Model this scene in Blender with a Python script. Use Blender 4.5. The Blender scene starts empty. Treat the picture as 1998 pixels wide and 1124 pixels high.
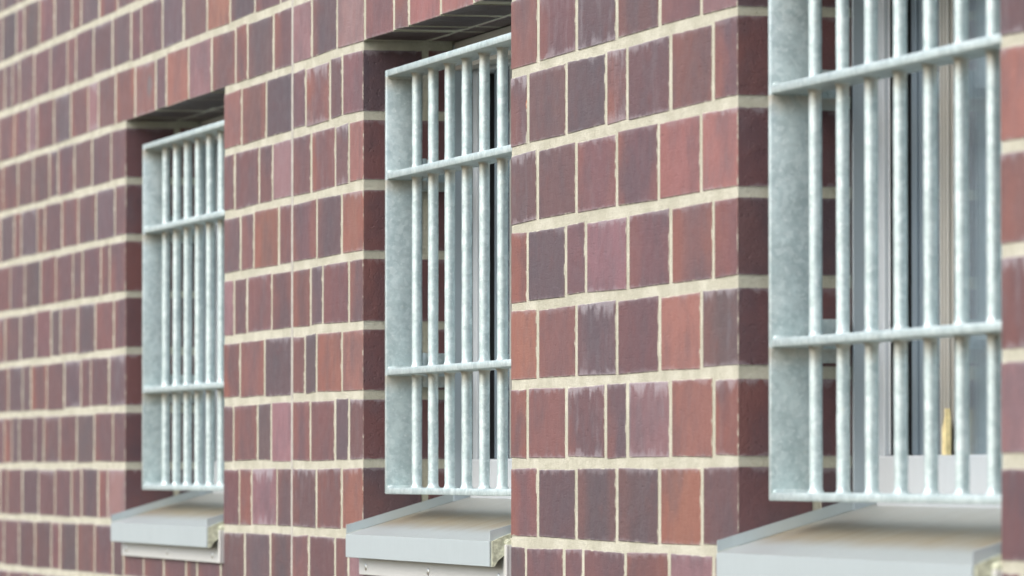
import bpy, math, random
from mathutils import Vector, Matrix, noise
random.seed(7)
rnd = random.random
scene = bpy.context.scene
col = scene.collection
COURSE = 0.125

# ------------------------------------------------------------------ camera
CAM = Vector((0.0, -2.22893, -0.01212)); YAW, PITCH = 0.247199, 0.032151
SRC_F, SRC_CX = 11100.0, 999.0
fwd = Vector((-math.cos(YAW)*math.cos(PITCH), math.sin(YAW)*math.cos(PITCH), math.sin(PITCH)))
right = fwd.cross(Vector((0, 0, 1))).normalized(); up = right.cross(fwd)
cd = bpy.data.cameras.new('camera'); cam = bpy.data.objects.new('camera', cd); col.objects.link(cam)
M = Matrix((right, up, -fwd)).transposed().to_4x4(); M.translation = CAM
cam.matrix_world = M
cd.sensor_width = 36; cd.lens = 36*SRC_F/1998.0; cd.clip_end = 400; cd.clip_start = 0.05
cd.dof.use_dof = True; cd.dof.focus_distance = 9.25; cd.dof.aperture_fstop = 8.3
scene.camera = cam

def wx(u):
    """survey helper: wall x (metres) of a measured brick joint, at mid height of the wall face"""
    d = fwd*1.0 + right*((u-SRC_CX)/SRC_F) + up*(-(600-562)/SRC_F)
    return (CAM + d*(-CAM.y/d.y)).x

# ------------------------------------------------------------------ node helpers
class NT:
    def __init__(s, name):
        s.m = bpy.data.materials.new(name); s.m.use_nodes = True
        s.t = s.m.node_tree; s.t.nodes.clear()
        s.out = s.t.nodes.new('ShaderNodeOutputMaterial')
        s.b = s.t.nodes.new('ShaderNodeBsdfPrincipled')
        s.t.links.new(s.b.outputs[0], s.out.inputs[0])
    def n(s, typ, **kw):
        x = s.t.nodes.new(typ)
        for k, v in kw.items(): setattr(x, k, v)
        return x
    def put(s, sock, v):
        if v is None: return
        if hasattr(v, 'links') or isinstance(v, bpy.types.NodeSocket): s.t.links.new(v, sock)
        elif isinstance(v, (tuple, list)) and len(v) == 3 and sock.type == 'RGBA': sock.default_value = (*v, 1)
        else: sock.default_value = v
    def math(s, op, a, b=None, c=None, clamp=False):
        x = s.n('ShaderNodeMath', operation=op, use_clamp=clamp)
        s.put(x.inputs[0], a); s.put(x.inputs[1], b); s.put(x.inputs[2], c)
        return x.outputs[0]
    def smooth(s, v, a, b, lo=0.0, hi=1.0):
        x = s.n('ShaderNodeMapRange', interpolation_type='SMOOTHSTEP')
        s.put(x.inputs[0], v); s.put(x.inputs[1], a); s.put(x.inputs[2], b); s.put(x.inputs[3], lo); s.put(x.inputs[4], hi)
        return x.outputs[0]
    def mix(s, f, a, b, mode='MIX'):
        x = s.n('ShaderNodeMix', data_type='RGBA', blend_type=mode)
        s.put(x.inputs[0], f); s.put(x.inputs[6], a); s.put(x.inputs[7], b)
        return x.outputs[2]
    def noise(s, vec, scale, detail=4, rough=.55, out=0):
        x = s.n('ShaderNodeTexNoise'); s.put(x.inputs['Vector'], vec)
        x.inputs['Scale'].default_value = scale; x.inputs['Detail'].default_value = detail; x.inputs['Roughness'].default_value = rough
        return x.outputs[out]
    def vscale(s, vec, sc):
        x = s.n('ShaderNodeVectorMath', operation='MULTIPLY'); s.put(x.inputs[0], vec); x.inputs[1].default_value = sc
        return x.outputs[0]
    def vadd(s, a, b):
        x = s.n('ShaderNodeVectorMath', operation='ADD'); s.put(x.inputs[0], a); s.put(x.inputs[1], b)
        return x.outputs[0]
    def pos(s): return s.n('ShaderNodeNewGeometry').outputs['Position']
    def obj(s): return s.n('ShaderNodeTexCoord').outputs['Object']
    def sep(s, v):
        x = s.n('ShaderNodeSeparateXYZ'); s.put(x.inputs[0], v); return x.outputs
    def attr(s, name): return s.n('ShaderNodeAttribute', attribute_name=name)
    def bump(s, h, dist=.001, strength=1.0):
        x = s.n('ShaderNodeBump'); x.inputs['Distance'].default_value = dist; x.inputs['Strength'].default_value = strength
        s.put(x.inputs['Height'], h); s.put(s.b.inputs['Normal'], x.outputs[0])
    def set(s, **kw):
        for k, v in kw.items(): s.put(s.b.inputs[k.replace('_', ' ')], v)
        return s.m

SPOT1, SPOT2 = (-12.015, .815), (-8.7361, .570)
MORTAR = (.46, .445, .365)
def mat_brick():
    t = NT('clinker_brick')
    c = t.attr('bcol').outputs['Color']; par = t.sep(t.attr('bpar').outputs['Vector'])
    uvw = t.sep(t.attr('blocal').outputs['Vector']); dim = t.sep(t.attr('bdim').outputs['Vector'])
    p = t.pos()
    off = t.n('ShaderNodeCombineXYZ'); t.put(off.inputs[0], t.math('MULTIPLY', par[2], 37.0)); t.put(off.inputs[1], t.math('MULTIPLY', par[2], 91.0))
    pl = t.vadd(p, off.outputs[0])
    n_big = t.noise(pl, 9, 3); n_mid = t.noise(pl, 34, 4); n_fine = t.noise(p, 420, 3, .7)
    streak = t.noise(t.vscale(pl, (30, 30, 11)), 1, 5, .62)
    # kiln flashing: red edges, dark middle
    du = uvw[0]; dr = t.math('SUBTRACT', dim[0], uvw[0])
    el = t.smooth(t.math('ADD', du, t.math('MULTIPLY', t.math('SUBTRACT', n_big, .5), .10)), 0.004, 0.085, 1, 0)
    er = t.smooth(t.math('ADD', dr, t.math('MULTIPLY', t.math('SUBTRACT', n_big, .5), .10)), 0.004, 0.07, 1, 0)
    flash = t.math('ADD', t.math('MULTIPLY', el, par[0]), t.math('MULTIPLY', er, t.math('MULTIPLY', par[0], t.math('FRACT', t.math('MULTIPLY', par[2], 7.3)))), clamp=True)
    c1 = t.mix(t.math('MULTIPLY', flash, .8), c, (.225, .085, .064))
    dark = t.smooth(t.math('ADD', t.math('MULTIPLY', n_big, .6), t.math('MULTIPLY', streak, .4)), .42, .66)
    c2 = t.mix(t.math('MULTIPLY', dark, .75), c1, t.mix(.6, c1, (.070, .060, .074)))
    red = t.smooth(n_mid, .52, .8)
    c3 = t.mix(t.math('MULTIPLY', red, .25), c2, (.19, .085, .075))
    g = t.math('MULTIPLY_ADD', n_fine, .5, .75)
    c4 = t.mix(1.0, c3, t.n('ShaderNodeCombineColor').outputs[0], 'MULTIPLY') if False else c3
    vm = t.n('ShaderNodeVectorMath', operation='SCALE'); t.put(vm.inputs[0], c4); t.put(vm.inputs['Scale'], g)
    c5 = vm.outputs[0]
    # salt bloom, reaching down from the top edge / up from the bottom edge in ragged tongues
    dtop = t.math('SUBTRACT', dim[1], uvw[1]); dbot = uvw[1]
    tong = t.noise(t.vscale(pl, (42, 42, 20)), 1, 5, .62)
    reach = t.math('MULTIPLY', t.smooth(tong, .36, .80), t.math('MULTIPLY_ADD', t.math('POWER', par[1], 4.0), .024, .010))
    bt = t.smooth(t.math('DIVIDE', dtop, t.math('ADD', reach, .002)), .0, 1.7, 1, 0)
    bb = t.smooth(t.math('DIVIDE', dbot, t.math('ADD', t.math('MULTIPLY', reach, .7), .0015)), .2, 1.5, 1, 0)
    bloom = t.math('MULTIPLY', t.math('ADD', t.math('MULTIPLY', bt, .95), t.math('MULTIPLY', bb, .6), clamp=True), t.smooth(n_fine, .2, .62))
    bloom = t.math('MULTIPLY', bloom, t.math('MULTIPLY_ADD', par[1], .40, .30), clamp=True)
    veil = t.math('MULTIPLY', t.smooth(streak, .50, .78), t.math('MULTIPLY', t.math('POWER', par[1], 2.0), .22))
    c6 = t.mix(t.math('MAXIMUM', bloom, veil), c5, (.42, .40, .43))
    # two odd marks: a grey blot on a lintel brick, an orange fleck beside a joint
    for (cx, cz, rx, rz, cc) in ((SPOT1[0], SPOT1[1], .030, .026, (.13, .12, .125)), (SPOT2[0], SPOT2[1], .006, .008, (.45, .12, .04))):
        dv = t.vadd(p, (-cx, 0, -cz)); dv = t.vscale(dv, (1/rx, 0, 1/rz))
        ln = t.n('ShaderNodeVectorMath', operation='LENGTH'); t.put(ln.inputs[0], dv)
        c6 = t.mix(t.smooth(t.math('ADD', ln.outputs['Value'], t.math('MULTIPLY', n_mid, .8)), 1.0, 1.6, .8, 0), c6, cc)
    # mortar smeared over the arris, so the brick outline is not a ruler line
    edge = t.math('MINIMUM', t.math('MINIMUM', du, dr), t.math('MINIMUM', dbot, dtop))
    wob = t.noise(p, 48, 4, .6)
    sm = t.smooth(t.math('SUBTRACT', edge, t.math('MULTIPLY', t.smooth(wob, .45, .8), .0024)), -.0003, .0012, 1, 0)
    c7 = t.mix(t.math('MULTIPLY', sm, .9), c6, MORTAR)
    t.set(Base_Color=c7, Roughness=t.math('MULTIPLY_ADD', n_mid, .25, t.math('MULTIPLY_ADD', bloom, .3, .36)))
    t.b.inputs['Specular IOR Level'].default_value = .27
    pits = t.smooth(t.noise(p, 210, 2, .5), .28, .42)
    t.bump(t.math('ADD', t.math('ADD', t.math('MULTIPLY', n_fine, .35), t.math('MULTIPLY', n_mid, .9)), t.math('MULTIPLY', pits, .35)), .0024, .85)
    return t.m
def mat_mortar():
    t = NT('lime_mortar'); p = t.pos()
    a = t.noise(p, 14, 4); b = t.noise(p, 160, 4, .7); s = t.noise(p, 700, 2, .7)
    c = t.mix(t.smooth(a, .35, .7), (.435, .425, .335), (.55, .54, .445))
    c = t.mix(t.math('MULTIPLY', t.smooth(b, .52, .72), .45), c, (.30, .28, .20))
    c = t.mix(t.math('MULTIPLY', t.smooth(b, .30, .42, 1, 0), .5), c, (.64, .62, .54))
    t.set(Base_Color=c, Roughness=.92); t.bump(t.math('ADD', b, t.math('MULTIPLY', s, .6)), .0028, .9)
    return t.m
def mat_galv(name='hot_dip_zinc', rail_shade=True):
    t = NT(name); p = t.pos(); o = t.sep(t.obj())
    v = t.n('ShaderNodeTexVoronoi'); t.put(v.inputs['Vector'], t.vadd(p, t.vscale(t.noise(p, 30, 2, out=1), (.02, .02, .02)))); v.inputs['Scale'].default_value = 130
    cell = t.sep(v.outputs['Color'])[0]
    a = t.noise(p, 38, 5, .65); f = t.noise(p, 190, 4, .75); wav = t.noise(t.vscale(p, (30, 30, 90)), 1, 3)
    c = t.mix(t.smooth(a, .34, .68), (.39, .48, .485), (.53, .63, .63))
    c = t.mix(t.math('MULTIPLY', t.math('POWER', cell, 2.0), .34), c, (.80, .86, .85))
    c = t.mix(t.math('MULTIPLY', t.smooth(f, .55, .70), .65), c, (.80, .84, .83))
    c = t.mix(t.math('MULTIPLY', t.smooth(wav, .56, .70), .15), c, (.36, .41, .42))
    st = t.smooth(t.noise(p, 48, 4, .7), .60, .76)
    c = t.mix(t.math('MULTIPLY', st, .18), c, (.40, .37, .27))
    if rail_shade:   # brown shade under each rail, painted into the zinc with a ragged edge
        m = None
        for zr in (.689, .505, .157):
            d = t.math('SUBTRACT', zr, o[2])
            k = t.math('MULTIPLY', t.smooth(d, -.002, .002), t.smooth(t.math('ADD', d, t.math('MULTIPLY', f, .012)), .006, .040, 1, 0))
            m = k if m is None else t.math('MAXIMUM', m, k)
        c = t.mix(t.math('MULTIPLY', m, t.smooth(a, .2, .6, .25, .6)), c, (.36, .25, .13))
    t.set(Base_Color=c, Metallic=.45, Roughness=t.math('MULTIPLY_ADD', a, .25, .34))
    t.bump(t.math('ADD', t.math('MULTIPLY', f, .5), a), .0012, .6)
    return t.m
def mat_alu(name, base, stain=0.0, rough=.38, metallic=.55, brush=(900, 6, 6)):
    t = NT(name); p = t.pos(); o = t.sep(t.obj())
    br = t.noise(t.vscale(p, brush), 1, 3, .6); a = t.noise(p, 12, 4); f = t.noise(p, 300, 2)
    c = t.mix(t.math('MULTIPLY', t.smooth(br, .4, .7), .22), base, tuple(min(1, x*1.2) for x in base))
    c = t.mix(t.math('MULTIPLY', t.smooth(f, .62, .75), .2), c, tuple(x*.6 for x in base))
    if stain:
        y = t.math('ADD', o[1], t.math('MULTIPLY', t.math('SUBTRACT', a, .5), .03))
        band = t.math('MULTIPLY', t.smooth(y, .000, .050), t.smooth(y, .075, .125, 1, .25))
        dr = t.noise(t.vscale(p, (40, 5, 5)), 1, 4, .6)
        c = t.mix(t.math('MULTIPLY', t.math('MULTIPLY', band, t.smooth(dr, .2, .7, .55, 1)), stain), c, (.31, .245, .15))
        c = t.mix(t.math('MULTIPLY', t.smooth(f, .66, .74), .6), c, (.16, .12, .08))
    t.set(Base_Color=c, Metallic=metallic, Roughness=t.math('MULTIPLY_ADD', a, .2, rough))
    t.bump(t.math('ADD', t.math('MULTIPLY', br, .5), t.math('MULTIPLY', f, .3)), .0004, .5)
    return t.m
def mat_plain(name, c, rough=.6, metallic=0.0, var=.25, scale=40, bump=.0005):
    t = NT(name); p = t.pos(); a = t.noise(p, scale, 5, .6)
    t.set(Base_Color=t.mix(t.smooth(a, .3, .7), tuple(x*(1-var) for x in c), tuple(min(1, x*(1+var)) for x in c)), Roughness=rough, Metallic=metallic)
    t.bump(a, bump, .6); return t.m
def mat_glass():
    t = NT('window_glass')
    t.t.nodes.remove(t.b)
    gl = t.n('ShaderNodeBsdfGlossy'); gl.inputs['Roughness'].default_value = .02; gl.inputs['Color'].default_value = (.85, .9, .95, 1)
    tr = t.n('ShaderNodeBsdfTransparent'); tr.inputs['Color'].default_value = (.94, .96, .97, 1)
    fr = t.n('ShaderNodeFresnel'); fr.inputs['IOR'].default_value = 1.5
    mx = t.n('ShaderNodeMixShader'); t.put(mx.inputs[0], t.math('MULTIPLY', fr.outputs[0], .8)); t.put(mx.inputs[1], tr.outputs[0]); t.put(mx.inputs[2], gl.outputs[0])
    t.t.links.new(mx.outputs[0], t.out.inputs[0]); return t.m
def mat_unseen_ground():
    t = NT('brown_bounce_ground'); p = t.pos()
    b = t.n('ShaderNodeTexBrick'); t.put(b.inputs['Vector'], p); b.inputs['Scale'].default_value = 1.0
    b.inputs['Brick Width'].default_value = .4; b.inputs['Row Height'].default_value = .4; b.inputs['Mortar Size'].default_value = .006; b.offset = .5
    b.inputs['Color1'].default_value = (.09, .076, .048, 1); b.inputs['Color2'].default_value = (.10, .085, .055, 1); b.inputs['Mortar'].default_value = (.09, .085, .07, 1)  # unseen ground, dark earthy brown chosen to send dim warm bounce upward
    a = t.noise(p, 6, 6, .7)
    t.set(Base_Color=t.mix(t.smooth(a, .35, .7, 0, .5), b.outputs['Color'], (.10, .09, .055)), Roughness=.9); t.bump(a, .004, .5); return t.m

MB, MM, MG = mat_brick(), mat_mortar(), mat_galv()
M_SILL = mat_alu('anodised_sill', (.43, .465, .455), stain=.85, brush=(500, 500, 30))
M_SILLFACE = mat_alu('anodised_sheet', (.43, .49, .505), metallic=.3, brush=(500, 30, 12))
M_APRON = mat_alu('weathered_sheet', (.60, .61, .59), rough=.45, metallic=.3, brush=(12, 30, 300))
M_FRAME = mat_alu('grey_frame', (.56, .60, .63), rough=.45, metallic=.25, brush=(600, 600, 6))
M_HEAD = mat_alu('head_strip_metal', (.50, .48, .43), rough=.5, metallic=.2)
M_LINING = mat_alu('blue_grey_lining', (.44, .51, .55), rough=.4, metallic=.4)
M_STILE = mat_alu('slate_stile', (.17, .22, .26), rough=.4, metallic=.3)
M_MULL = mat_alu('brown_grey_mullion', (.42, .41, .375), rough=.4, metallic=.3, brush=(260, 20, 4))
M_BLIND = mat_plain('roller_blind', (.74, .79, .80), .8, var=.08, scale=8)
M_BLACK = mat_plain('black_gasket', (.012, .012, .014), .6)
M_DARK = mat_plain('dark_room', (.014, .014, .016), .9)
M_SEAL = mat_plain('aged_sealant', (.44, .46, .35), .8, var=.3, scale=120, bump=.002)
M_CAULK = mat_plain('joint_sealant', (.40, .385, .345), .7, var=.15, scale=60)
M_SCREW = mat_plain('steel_screw', (.75, .74, .70), .3, metallic=.9, var=.1)
M_WOOD = mat_plain('pale_pine', (.80, .66, .34), .6, var=.2, scale=90)
M_GLASS = mat_glass(); M_GROUND = mat_unseen_ground()
M_COPE = mat_plain('concrete_coping', (.36, .35, .32), .9, var=.2, scale=12, bump=.002)

# ------------------------------------------------------------------ mesh helpers
def link(name, me, mats, parent=None, smooth=False):
    for m in (mats if isinstance(mats, (list, tuple)) else [mats]): me.materials.append(m)
    if smooth:
        for p in me.polygons: p.use_smooth = True
    o = bpy.data.objects.new(name, me); col.objects.link(o)
    if parent: o.parent = parent
    return o
class MBd:
    def __init__(s): s.v = []; s.f = []
    def box(s, x0, x1, y0, y1, z0, z1, b=0.0):
        """box, all twelve edges chamfered by b"""
        if b <= 0:
            n = len(s.v)
            s.v += [(x, y, z) for x in (x0, x1) for y in (y0, y1) for z in (z0, z1)]
            s.f += [[n+i for i in q] for q in ((0,1,3,2),(4,6,7,5),(0,4,5,1),(2,3,7,6),(0,2,6,4),(1,5,7,3))]
            return
        import bmesh
        bm = bmesh.new()
        vs = [bm.verts.new((x, y, z)) for x in (x0, x1) for y in (y0, y1) for z in (z0, z1)]
        for q in ((0,1,3,2),(4,6,7,5),(0,4,5,1),(2,3,7,6),(0,2,6,4),(1,5,7,3)): bm.faces.new([vs[i] for i in q])
        bmesh.ops.bevel(bm, geom=bm.edges[:], offset=b, segments=2, affect='EDGES', profile=.5)
        bm.verts.index_update(); n = len(s.v)
        s.v += [v.co[:] for v in bm.verts]; s.f += [[n+v.index for v in f.verts] for f in bm.faces]; bm.free()
    def prism(s, pts, a0, a1, axis='x'):
        """closed outline pts extruded from a0 to a1 along the axis"""
        n = len(s.v); k = len(pts)
        for a in (a0, a1):
            for p in pts: s.v.append((a, p[0], p[1]) if axis == 'x' else (p[0], p[1], a) if axis == 'z' else (p[0], a, p[1]))
        s.f.append([n+i for i in range(k)][::-1]); s.f.append([n+k+i for i in range(k)])
        for i in range(k): j = (i+1) % k; s.f.append([n+i, n+j, n+k+j, n+k+i])
    def lathe(s, prof, cx, cy, seg=20, axis='z', lump=0.0, cap=True):
        n = len(s.v)
        for (a, r) in prof:
            for i in range(seg):
                t = 2*math.pi*i/seg; rr = r
                if lump: rr += lump*noise.noise(Vector((cx*9+math.cos(t)*1.3, a*70, math.sin(t)*1.3)))*(1+6*max(0, r-.0092)/.004)
                if axis == 'z': s.v.append((cx+rr*math.cos(t), cy+rr*math.sin(t), a))
                elif axis == 'y': s.v.append((cx+rr*math.cos(t), a, cy+rr*math.sin(t)))
                else: s.v.append((a, cx+rr*math.cos(t), cy+rr*math.sin(t)))
        m = len(prof)
        for j in range(m-1):
            for i in range(seg):
                k = (i+1) % seg; s.f.append([n+j*seg+i, n+j*seg+k, n+(j+1)*seg+k, n+(j+1)*seg+i])
        if cap: s.f.append([n+i for i in range(seg)][::-1]); s.f.append([n+(m-1)*seg+i for i in range(seg)])
    def build(s, name, mat, parent=None, smooth=False):
        me = bpy.data.meshes.new(name); me.from_pydata(s.v, [], s.f); me.validate()
        import bmesh
        bm = bmesh.new(); bm.from_mesh(me); bmesh.ops.recalc_face_normals(bm, faces=bm.faces[:]); bm.to_mesh(me); bm.free()
        o = link(name, me, mat, parent)
        if smooth:
            for p in me.polygons: p.use_smooth = True
            me.set_sharp_from_angle(angle=math.radians(40))
        return o
def empty(name, loc, parent=None):
    o = bpy.data.objects.new(name, None); o.location = loc; col.objects.link(o); o.empty_display_size = .1
    if parent: o.parent = parent
    return o
def tag(o, label=None, cat=None, group=None, kind=None):
    if label: o['label'] = label
    if cat: o['category'] = cat
    if group: o['group'] = group
    if kind: o['kind'] = kind

# ------------------------------------------------------------------ the brick building
building = empty('brick_building', (-10, 0, -1.625))
tag(building, 'dark red clinker brick building with pale mortar joints and deep window openings', 'building')
BO = building.location
def at_b(o):            # children of the building are modelled in wall coordinates
    o.location = -BO
    return o
OPEN = [(-12.2976, -11.1914), (-9.9219, -8.8390), (-7.5565, -6.4449)]
XL, XR, K0, K1 = -19.0, -3.4, -13, 20
OB, OT = -1, 5            # courses the openings span
DEEP = .165; BED = .0155; HEAD = .018
EXP = wx(570)
L = {  # measured head joints, by course, in source pixels
 8: [3, 30, 45.5, 75.5, 105.5, 139, 157, 192, 228, 268, 309],
 7: [23, 37, 65.5, 97, 130, 147, 181, 218, 254.5, 274.5, 316, 357, 403, 448, 496.5, 546, 590, 640],
 6: [27, 54.5, 72, 104.5, 137, 171, 191, 224.5, 262.4, 302.5, 323.5, 367, 412, 459, 482.7, 533, 608, 657, 711.7, 768, 797.4, 859.4, 924.5, 990],
 5: [5.5, 34.5, 64.5, 95.6, 112, 144.5, 179, 216, '|', 471, 519, 596, 643.5, 667.5, '|', 1050, 1125, 1203.5, 1287.5, 1368.5, '|'],
 4: [1, 27, 41, 72, 87, 120, 152, 187, 223.5, '|', 457.5, 505, 531, 606.5, 654, 680.5, '|', 1030, 1105, 1182.5, 1223.5, 1308.5, 1391.5, '|'],
 3: [20, 48, 79, 109, 142, 161, 196, 213.5, '|', 469, 495, 543.5, 618, 666.5, '|', 1048.5, 1124, 1203.5, 1285.5, 1367.5, '|'],
 2: [10, 39.6, 70, 100, 118, 151, 186, 222, '|', 456.5, 481.5, 530, 606, 629.5, 680.5, '|', 1029, 1104, 1142.5, 1225, 1308.5, 1391.5, '|'],
 1: [16.7, 44.5, 61, 92, 125.6, 158, 177, 213, '|', 468.5, 516, 595, 617.5, 667, '|', 1048.5, 1124.5, 1203.5, 1286.5, 1368, '|'],
 0: [24, 38, 69, 86, 117, 150, 184.6, 221, '|', 456, 503, 529, 605.5, 653.5, 680.5, '|', 1029, 1104, 1181, 1223.5, 1307.5, 1392.5, '|'],
 -1: [15, 44.5, 76, 108.5, 140, 159.5, 192, 210.5, '|', 467.5, 491.5, 541, 617.5, 666.5, '|', 1049, 1124, 1203.5, 1286, 1369, '|'],
 -2: [8.7, 39, 69.5, 101, 118, 151, 185.6, 221, 242, 281, 320.5, 363.4, 385, 431, 478, 528, 603.5, 654, 680, 735, 792, 851, 882, 945, 984, 1026, 1100, 1137.5, 1220, 1305, 1392],
}
# colours read off the photo: bricks in order from the given pixel on
CODE = {
 8: {3: 'DPDPDRDPPRP'}, 7: {37: 'PPPRPPDPPDPODPRPPRP'},
 6: {0: 'PPlRDPlPRSPOLRPDPLDLRPSSRR'},
 5: {0: 'PPPDPPPR', 437: 'SRDPrDR', 997: 'RpdPRL'}, 4: {0: 'DPDPPPPDRO', 437: 'PRDLPRdS', 997: 'pPDpPRP'},
 3: {0: 'OPDPPDPRR', 437: 'PPORPDOP', 997: 'PPPPSS'}, 2: {0: 'PPDPDRDOR', 437: 'LPRPPDRP', 997: 'RDPLPPP'},
 1: {0: 'DDRPDPPDR', 437: 'RRDPDOS', 997: 'ORDPSD'}, 0: {0: 'ODPRPPDPR', 437: 'PRDLPRDP', 997: 'RRpDlSR'},
 -1: {0: 'PRDPPRDPL', 437: 'RPLDPRO', 997: 'RDDDOP'}, -2: {0: 'PPPPDPPDPPPPPPDDRPRLPP', 1000: 'PPPRLP'},
}
PIERD = {4: 'P', 3: 'S', 2: 'R', 1: 'R', 0: 'L', -1: 'P'}
PAL = {'D': (.101, .066, .074), 'P': (.128, .067, .072), 'R': (.152, .071, .071), 'S': (.235, .105, .093), 'O': (.225, .100, .078), 'L': (.215, .120, .128)}
WALLX = {}
def code_for(k, xc, x0):
    if x0 > -6.5 and k in PIERD and x0 < -6.4: return PIERD[k]
    return None
verts, faces, fmat = [], [], []
A_col, A_par, A_loc, A_dim = [], [], [], []
def quad(pts, c, par, loc, dim, mi=0):
    n = len(verts); verts.extend(pts); faces.append((n, n+1, n+2, n+3)); fmat.append(mi)
    for l in loc: A_col.append((*c, 1)); A_par.append(par); A_loc.append((l[0], l[1], 0)); A_dim.append((dim[0], dim[1], 0))
def brick(x0, x1, y0, y1, z0, z1, code, front=True, par=None, show=''):
    sidec = PAL[random.choice('DPPPRR')]
    heavy = code.islower(); code = code.upper(); base = PAL[code]; j = .86+.28*rnd()
    c = tuple(b*j*(.95+.1*rnd()) for b in base)
    if par is None:
        fl = {'D': .3, 'P': .6, 'R': .8, 'S': .25, 'O': .8, 'L': .12}[code]*rnd()**1.3*1.6
        par = (fl, 1.02 if heavy else rnd()**1.7*(1.2 if code == 'L' else .95), rnd())
    b = .0012; pr = (rnd()-.5)*.0007-.0002 if front else 0
    q0, q1, q2, q3 = [(rnd()-.5)*.0034 if front else 0 for _ in range(4)]
    t0, t1 = (rnd()-.5)*.0007, (rnd()-.5)*.0007
    yf = y0+pr; w, h, d = x1-x0, z1-z0, y1-y0
    a = [(x0+b, yf+t0, z0+b+q0), (x1-b, yf+t1, z0+b+q1), (x1-b, yf+t1, z1-b+q2), (x0+b, yf+t0, z1-b+q3)]
    o = [(x0, yf+b+t0, z0+q0), (x1, yf+b+t1, z0+q1), (x1, yf+b+t1, z1+q2), (x0, yf+b+t0, z1+q3)]
    k = [(x0, y1, z0+q0), (x1, y1, z0+q1), (x1, y1, z1+q2), (x0, y1, z1+q3)]
    la = [(b, b), (w-b, b), (w-b, h-b), (b, h-b)]; lo = [(0.0008, 0.0008), (w-.0008, 0.0008), (w-.0008, h-.0008), (0.0008, h-.0008)]
    quad(a, c, par, la, (w, h))
    for i in range(4):
        q = (i+1) % 4
        quad([o[i], o[q], a[q], a[i]], c, par, [lo[i], lo[q], la[q], la[i]], (w, h))
    if not front:
        pass
    # sides (seen in the reveals and soffits)
    sp = (par[0]*.4, par[1]*.8, par[2])
    quad([o[1], k[1], k[2], o[2]], sidec, sp, [(.003, 0.001), (d, .001), (d, h-.001), (.003, h-.001)], (d+.01, h), 0 if 'r' in show else 1)
    quad([k[0], o[0], o[3], k[3]], sidec, sp, [(d, .001), (.003, .001), (.003, h-.001), (d, h-.001)], (d+.01, h), 0 if 'l' in show else 1)
    quad([k[0], k[1], o[1], o[0]], (.075, .052, .050), (0, 0, par[2]), [(0.001, d), (w-.001, d), (w-.001, .003), (.001, .003)], (w, d+.01), 0 if 'b' in show else 1)  # underside gets a darker brown: soffit shade put into the brick colour
    quad([o[3], o[2], k[2], k[3]], sidec, sp, [(.001, .003), (w-.001, .003), (w-.001, d), (.001, d)], (w, d+.01), 1)
def rcode():
    return random.choices('DPRSOL', (26, 44, 15, 3, 3, 5))[0]
def fill(x0, x1, known):
    """head-joint centres between x0 and x1: the measured ones plus bond-length steps outside them"""
    js = sorted(j for j in known if x0+.03 < j < x1-.03)
    out = list(js)
    lo = js[0] if js else None
    a = js[-1] if js else x0
    while x1-a > .30: a += .237 if rnd() > .22 else .119; out.append(a)
    if x1-a < .06 and out and out[-1] == a and a not in js: out.pop()
    if lo is not None:
        a = lo
        while a-x0 > .30: a -= .237 if rnd() > .22 else .119; out.append(a)
        if out and abs(min(out)-x0) < .06: out.remove(min(out))
    return sorted(out)
def in_gap(j): return abs(j-EXP) < .03
for k in range(K0, K1):
    z0, z1 = k*COURSE+BED/2, (k+1)*COURSE-BED/2
    spans = [(XL, XR)] if not (OB <= k <= OT) else [(XL, OPEN[0][0]), (OPEN[0][1], OPEN[1][0]), (OPEN[1][1], OPEN[2][0]), (OPEN[2][1], XR)]
    known = [wx(u) for u in L.get(k, []) if u != '|']
    for si, (sx0, sx1) in enumerate(spans):
        js = fill(sx0, sx1, known)
        if sx0 < EXP < sx1:
            js = sorted([j for j in js if abs(j-EXP) > .035]+[EXP])
        ed = [sx0]+js+[sx1]
        for i in range(len(ed)-1):
            a, b = ed[i], ed[i+1]
            hj = HEAD*(.9+.2*rnd())
            xa = a+(hj/2 if i > 0 else 0)+(rnd()-.5)*.002*(i > 0); xb = b-(hj/2 if i < len(ed)-2 else 0)
            if abs(a-EXP) < 1e-6: xa = a+.008
            if abs(b-EXP) < 1e-6: xb = b-.008
            code = None
            for u0, s in CODE.get(k, {}).items():
                first = wx(u0) if u0 else -1e9
                # index of this brick among those starting at/after u0
                st = [e for e in ed[:-1] if e > first-.03]
                if u0 == 0: st = [e for e in ed[:-1] if e > wx(-12)]
                if a in st and st.index(a) < len(s): code = s[st.index(a)]
            if si == len(spans)-1 and i == 0 and k in PIERD: code = PIERD[k]
            if code is None: code = rcode()
            dz0, dz1 = (rnd()-.5)*.0022, (rnd()-.5)*.0022
            if k == OT+1: dz0 = 0
            jamb_r = len(spans) > 1 and i == len(ed)-2 and si < 3      # its right side is a reveal
            jamb_l = len(spans) > 1 and i == 0 and si > 0
            depth = .108
            if (jamb_r or jamb_l) and k % 2 == 0: depth = DEEP
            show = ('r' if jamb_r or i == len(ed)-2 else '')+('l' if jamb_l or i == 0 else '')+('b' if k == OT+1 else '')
            if u_left := (xb < -12.25 and k <= 5): code = {'O': 'R', 'R': 'P'}.get(code, code)
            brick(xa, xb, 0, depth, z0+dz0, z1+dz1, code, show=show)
            if (jamb_r or jamb_l) and k % 2 == 1:
                if jamb_r: brick(xb-.11, xb, .120, DEEP, z0, z1, rcode(), front=False, show='r')
                else: brick(xa, xa+.11, .120, DEEP, z0, z1, rcode(), front=False, show='l')
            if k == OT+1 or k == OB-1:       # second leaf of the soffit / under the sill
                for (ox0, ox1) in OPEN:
                    if xb > ox0-.1 and xa < ox1+.1: brick(xa, xb, .120, DEEP, z0, z1, rcode(), front=False, show='b')
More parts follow.
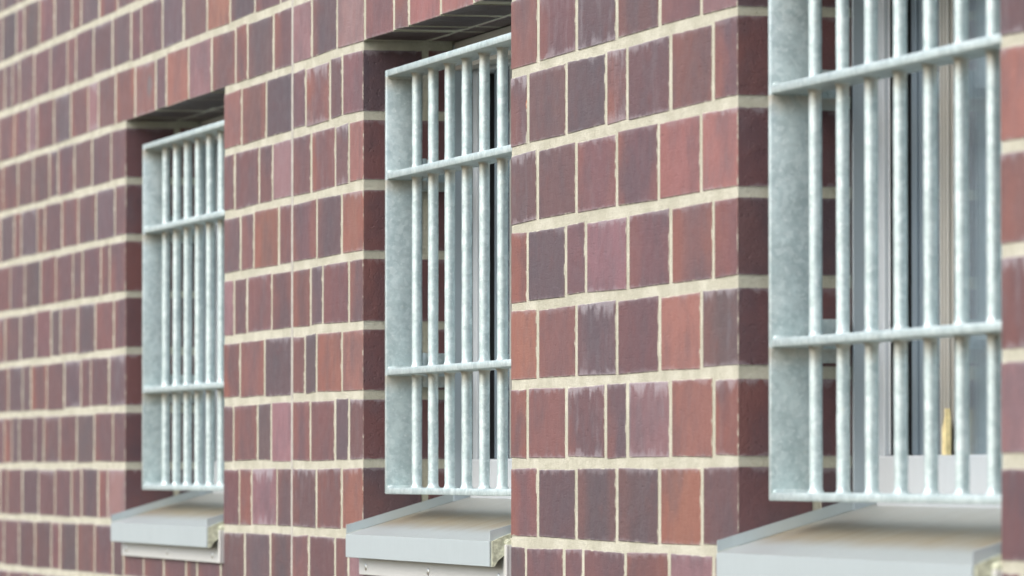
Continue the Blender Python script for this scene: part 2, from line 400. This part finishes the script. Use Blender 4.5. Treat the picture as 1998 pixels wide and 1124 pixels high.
# mortar body: bands and piers, set back behind the arrises, jambs also set back
REC = .0009
def mbox(x0, x1, y0, y1, z0, z1):
    n = len(verts)
    P = [(x, y, z) for x in (x0, x1) for y in (y0, y1) for z in (z0, z1)]
    for q in ((0,1,3,2),(4,6,7,5),(0,4,5,1),(2,3,7,6),(0,2,6,4),(1,5,7,3)):
        quad([P[i] for i in q], (.5, .5, .5), (0, 0, 0), [(0, 0)]*4, (1, 1), 1)
zb, zt = OB*COURSE, (OT+1)*COURSE
mbox(XL+REC, XR-REC, REC, DEEP, K0*COURSE, zb+BED/2-.002)
mbox(XL+REC, XR-REC, REC, DEEP, zt+BED/2+REC, K1*COURSE)
pr = XL
for i in range(4):
    a = XL if i == 0 else OPEN[i-1][1]; b = OPEN[i][0] if i < 3 else XR
    mbox(a+REC, b-REC, REC+.0004, DEEP-.0005, zb-.01, zt+.02)
    # bed joint under the lintel returns into the opening: pier top
me = bpy.data.meshes.new('wall'); me.from_pydata(verts, [], faces)
for nm, typ, data in (('bcol', 'FLOAT_COLOR', A_col),):
    at = me.color_attributes.new(nm, typ, 'POINT'); at.data.foreach_set('color', [c for q in data for c in q])
for nm, data in (('bpar', A_par), ('blocal', A_loc), ('bdim', A_dim)):
    at = me.attributes.new(nm, 'FLOAT_VECTOR', 'POINT'); at.data.foreach_set('vector', [c for q in data for c in q])
wall = link('wall', me, [MB, MM], building); at_b(wall)
me.polygons.foreach_set('material_index', fmat); me.update()

m = MBd(); m.box(EXP-.0078, EXP+.0068, -.0006, .09, K0*COURSE+.01, K1*COURSE-.01, .0015)
ej = at_b(m.build('expansion_joint', M_CAULK, building)); tag(ej, 'straight full-height strip of sealant between two runs of brick')
m = MBd(); m.box(XL-.03, XR+.03, -.04, 3.3, K1*COURSE+.004, K1*COURSE+.07, .006); at_b(m.build('coping', M_COPE, building))
# the dark rooms behind: back and side walls, ceiling and floor, one shell
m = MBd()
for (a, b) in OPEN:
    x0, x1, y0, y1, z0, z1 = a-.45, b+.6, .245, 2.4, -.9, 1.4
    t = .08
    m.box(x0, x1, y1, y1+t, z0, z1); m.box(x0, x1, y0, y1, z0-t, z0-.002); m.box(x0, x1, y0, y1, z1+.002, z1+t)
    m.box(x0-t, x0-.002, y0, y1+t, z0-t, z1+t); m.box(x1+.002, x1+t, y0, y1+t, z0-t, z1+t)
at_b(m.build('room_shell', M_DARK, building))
# inner leaf closing the cavity round the windows
m = MBd(); yi0, yi1 = DEEP+.001, .243
m.box(XL+.05, XR-.05, yi0, yi1, K0*COURSE+.02, zb-.002); m.box(XL+.05, XR-.05, yi0, yi1, zt+.014, K1*COURSE-.01)
for i in range(4):
    a = XL+.05 if i == 0 else OPEN[i-1][1]; b = OPEN[i][0] if i < 3 else XR-.05
    m.box(a, b, yi0+.0005, yi1-.0005, zb, zt+.01)
at_b(m.build('inner_wall', M_COPE, building))
# solid ends, so the building has a body from the side
m = MBd(); m.box(XL, XL+.1, DEEP+.09, 3.2, K0*COURSE, K1*COURSE); m.box(XR-.1, XR, DEEP+.09, 3.2, K0*COURSE, K1*COURSE)
m.box(XL+.1, XR-.1, 3.1, 3.2, K0*COURSE, K1*COURSE); at_b(m.build('side_wall', M_COPE, building))

# ------------------------------------------------------------------ windows, sills
def make_window(x0, x1, idx):
    f = MBd(); y = .200; a, b = x0+.008, x1-.008
    zs, zh = -.075, .752
    # outer frame at y..y+.04 : left stile, right stile, bottom rail, head
    f.box(a, a+.030, y, y+.04, zs, zh-.001, .002); f.box(a+.031, a+.040, y+.006, y+.044, .010, zh-.055, .002)
    f.box(b-.055, b, y, y+.04, zs, zh-.001, .002)
    f.box(a+.0305, b-.0555, y-.012, y+.04, zs, .009, .003)
    f.box(a+.0305, b-.0555, y, y+.04, zh-.052, zh-.001, .002)
    w = at_b(f.build('window', M_FRAME, building))
    # side and head lining standing forward of the frame
    g = MBd(); g.box(a-.007, a, .1655, y-.001, zs, zh, .001); g.build('lining', M_LINING, w)
    g = MBd(); g.box(b, b+.007, .1655, y-.001, zs, zh, .001); g.build('lining', M_LINING, w)
    g = MBd(); g.box(a+.002, b-.002, .1655, y-.0045, zh-.046, .7572, .002); g.build('head_strip', M_HEAD, w)
    # mullion, set of ridges
    mx = x0+.315
    g = MBd(); g.box(mx-.032, mx+.018, y+.002, y+.0075, .0095, zh-.053, .002)
    for r in (-.024, -.010, .004): g.box(mx+r, mx+r+.007, y-.003, y+.0015, .010, zh-.054, .0012)
    g.build('mullion', M_MULL, w)
    g = MBd(); g.box(mx+.0182, mx+.0205, y+.0025, y+.0085, .0095, zh-.053)
    g.build('gasket', M_BLACK, w)
    g = MBd(); g.box(a+.0402, a+.0415, y+.0065, y+.05, .0095, zh-.053); g.build('gasket', M_BLACK, w)
    # narrow casement stile right of the open gap
    g = MBd()
    for i, (xx, ww, dy) in enumerate(((.136, .022, .004), (.1585, .016, .009), (.175, .028, .002))): g.box(x0+xx, x0+xx+ww, y+.004+dy, y+.045, .0095, zh-.053, .002)
    g.build('casement_stile', M_STILE, w)
    g = MBd(); g.box(x0+.2035, mx-.0325, y+.008, y+.011, .0095, zh-.053); g.build('pane', M_GLASS, w)
    g = MBd(); g.box(mx+.0208, b-.0555, y+.005, y+.008, .0095, zh-.053); g.build('pane', M_GLASS, w)
    g = MBd(); g.box(x0+.205, x1-.065, y+.013, y+.016, -.02, zh-.02); g.build('blind', M_BLIND, w)
    # sill: sloping top, nose, side upstands
    s = MBd(); xa, xb = x0+.002, x1-.016
    th = .0022; yf, yb = -.030, .1955; zf, zbk = -.1245, -.058
    pts = [(yf, zf), (yb, zbk), (yb, zbk-th), (yf+th, zf-th), (yf+th, -.1640), (yf+.008, -.1640), (yf+.008, -.1660), (yf, -.1660)]
    s.prism(pts, xa, xb, 'x')
    sill = at_b(s.build('window_sill', M_SILL, building))
    s = MBd(); s.box(xa+.0004, xb-.0004, yf-.0016, yf-.0002, -.1655, zf-.0008, .0005); s.build('nose', M_SILLFACE, sill)
    def fl(dx0, dx1, nm):
        q = MBd(); slope = (zbk-zf)/(yb-yf)
        q.prism([(yf-.0005, zf+.0005), (yf-.0005, zf+.0165), (yf+.01, zf+.0165+slope*.01), (.180, zf+.0165+slope*(.180-yf)), (.180, zf+slope*(.180-yf)+.0005)], dx0, dx1, 'x')
        q.build(nm, M_SILLFACE, sill)
    fl(xa, xa+.0022, 'upstand'); fl(xb-.0022, xb, 'upstand')
    # right end: sealant plug between the sheet end and the brick
    q = MBd(); n0 = len(q.v)
    poly = [(yf+.002, zf-.0005), (yf+.002, -.1655), (yf+.006, -.1650), (-.018, -.1555), (-.010, -.1490), (-.003, -.1440), (.004, -.1400), (.004, -.1120), (-.006, -.1155), (-.016, -.1195)]
    q.prism(poly, xb-.001, xb+.0045, 'x'); q.lathe([(xb+.002, .001), (xb+.003, .006), (xb+.008, .0075), (xb+.014, .004)], -.002, -.128, 10, 'x')
    q.build('end_plug', M_SEAL, sill)
    # apron flashing screwed to the wall beneath
    q = MBd(); q.box(x0+.008, x1+.002, -.0085, -.0045, -.1965, -.130, .001); q.box(x1-.004, x1+.002, -.0044, .0030, -.1965, -.130)
    ap = at_b(q.build('apron_flashing', M_APRON, building))
    for fx in (.066, .545, 1.035):
        q = MBd(); q.lathe([(-.0080, .0068), (-.0092, .0066), (-.0103, .0050), (-.0107, .0015)], x0+fx, -.1825, 14, 'y'); q.build('screw', M_SCREW, ap, True)
    return w
for i, (a, b) in enumerate(OPEN): make_window(a, b, i)

# ------------------------------------------------------------------ security grilles
SP = .1235; GW = SP*8; T = .012; Y0, Y1 = .027, .087
RAILS = [(-.053, -.0415), (.1575, .1695), (.5060, .5185), (.6890, .7012)]
def make_grille(x0):
    gx = x0+.0575
    root = empty('window_grille', (gx, .027, 0))
    def loc(o): o.location = (-gx, -.027, 0); return o
    for xx in (gx, gx+GW-T):
        g = MBd(); g.box(xx, xx+T, Y0, Y1, RAILS[0][0], RAILS[3][1], .0022); o = loc(g.build('side_plate', MG, root, True))
    for i, (za, zb_) in enumerate(RAILS):
        g = MBd(); g.box(gx+T+.0002, gx+GW-T-.0002, Y0+.0006, Y1-.0006, za, zb_, .0020)
        # weld beads where the rail meets the two plates
        for xx, sg in ((gx+T, 1), (gx+GW-T, -1)):
            zz = zb_ if i < 3 else za
            g.lathe([(Y0+.003, .002), (Y0+.006, .0038), (Y0+.02, .0036), (Y0+.035, .0042), (Y0+.052, .0036), (Y0+.057, .0015)], xx+sg*.0005, zz+(.0005 if i < 3 else -.0005), 8, 'y')
        loc(g.build('rail', MG, root, True))
    for k in range(7):
        cx = gx+SP*(k+1)+(rnd()-.5)*.0012; prof = []
        lo, hi = RAILS[0][1]-.001, RAILS[3][0]+.001
        z = lo; zs = [lo]
        while z < hi-.02: z += .016; zs.append(z)
        zs.append(hi)
        for (za, zb_) in RAILS:
            for d in (0, .0018, .0038, .007, .010): zs += [zb_+d, za-d]
        zs = sorted(set(round(v, 5) for v in zs if lo <= v <= hi))
        for z in zs:
            r = .0090; dm = 9
            for (za, zb_) in RAILS: dm = min(dm, max(0, z-zb_) if z >= zb_ else max(0, za-z))
            r += .0028*max(0, 1-dm/.006)**2.0
            inside = any(za < z < zb_ for (za, zb_) in RAILS)
            if inside: r = .0088
            prof.append((z, r))
        g = MBd(); g.lathe(prof, cx, Y0+.030, 24, 'z', lump=.00045)
        loc(g.build('bar', MG, root, True))
    for side in (0, 1):
        for (za, zb_) in ((.1375, .1985), (.4885, .5450)):
            g = MBd(); sx = x0 if side == 0 else gx+GW+.0575; s = 1 if side == 0 else -1
            pl = gx if side == 0 else gx+GW
            def bb(u0, u1, v0, v1):
                p0, p1 = sorted((u0, u1)); g.box(p0, p1, v0, v1, za, zb_, .0016)
            bb(pl-s*.0002, pl-s*.0112, .032, .096)
            bb(sx+s*.012, pl-s*.0002, .0962, .104)
            bb(sx+s*.0015, sx+s*.0115, .0962, .156)
            o = loc(g.build('bracket', MG, root, True))
            g = MBd(); zc = (za+zb_)/2
            pr_ = [(sx+s*.0115, .0125), (sx+s*.0135, .0125), (sx+s*.0136, .0088), (sx+s*.0195, .0085), (sx+s*.022, .005)]
            g.lathe(pr_, .132, zc, 12, 'x'); g.build('bolt', MG, o, True)
    return root
GLAB = ['farthest and smallest galvanised window grille, hazy with blur, over the left sill',
        'middle galvanised window grille in sharp focus with its right end hidden by brick',
        'nearest and largest galvanised window grille at right, its top cut off by the frame']
for i, (a, b) in enumerate(OPEN):
    g = make_grille(a); tag(g, GLAB[i], 'window grille', 'steel bar grilles bolted into the window openings')

# pale pointed slip of wood standing on the bottom rail of the nearest window
x = OPEN[2][0]+.333
root = MBd(); root.prism([(-.009, 0), (.007, 0), (.007, .044), (.006, .052), (.004, .062), (.001, .062), (.001, .050), (-.009, .036)], -.0035, .0035, 'y')
wd = root.build('wooden_wedge', M_WOOD); wd.location = (x, .1925, .0092)
tag(wd, 'small pale pointed piece of wood standing on the bottom frame of the nearest window', 'wedge')

# ------------------------------------------------------------------ ground
m = MBd(); n = len(m.v); m.v += [(-150, -150, -1.625), (150, -150, -1.625), (150, 150, -1.625), (-150, 150, -1.625)]; m.f.append([0, 1, 2, 3])
g = m.build('ground', M_GROUND); tag(g, kind='structure')

# ------------------------------------------------------------------ daylight
SUN_DIR = Vector((.20, -.80, .80)).normalized()
elev = math.asin(SUN_DIR.z); azi = math.atan2(SUN_DIR.x, SUN_DIR.y)
w = bpy.data.worlds.new('World'); scene.world = w; w.use_nodes = True
nt = w.node_tree; bg = nt.nodes['Background']
sky = nt.nodes.new('ShaderNodeTexSky'); sky.sky_type = 'NISHITA'; sky.sun_disc = False
sky.sun_elevation = elev; sky.sun_rotation = azi; sky.air_density = 1.0; sky.dust_density = 3.0; sky.ozone_density = .6
hs = nt.nodes.new('ShaderNodeHueSaturation'); hs.inputs['Saturation'].default_value = .75   # thin cloud veil
nt.links.new(sky.outputs[0], hs.inputs['Color']); nt.links.new(hs.outputs[0], bg.inputs['Color']); bg.inputs['Strength'].default_value = .148
sd = bpy.data.lights.new('sun', 'SUN'); sd.energy = 1.05; sd.angle = math.radians(55); sd.color = (1, .96, .90)
so = bpy.data.objects.new('sun', sd); col.objects.link(so); so.rotation_euler = (-SUN_DIR).to_track_quat('-Z', 'Y').to_euler(); so.location = (-8, -8, 8)

scene.render.engine = 'CYCLES'
vs = scene.view_settings; vs.view_transform = 'Standard'; vs.look = 'None'; vs.gamma = 1; vs.exposure = 0.97
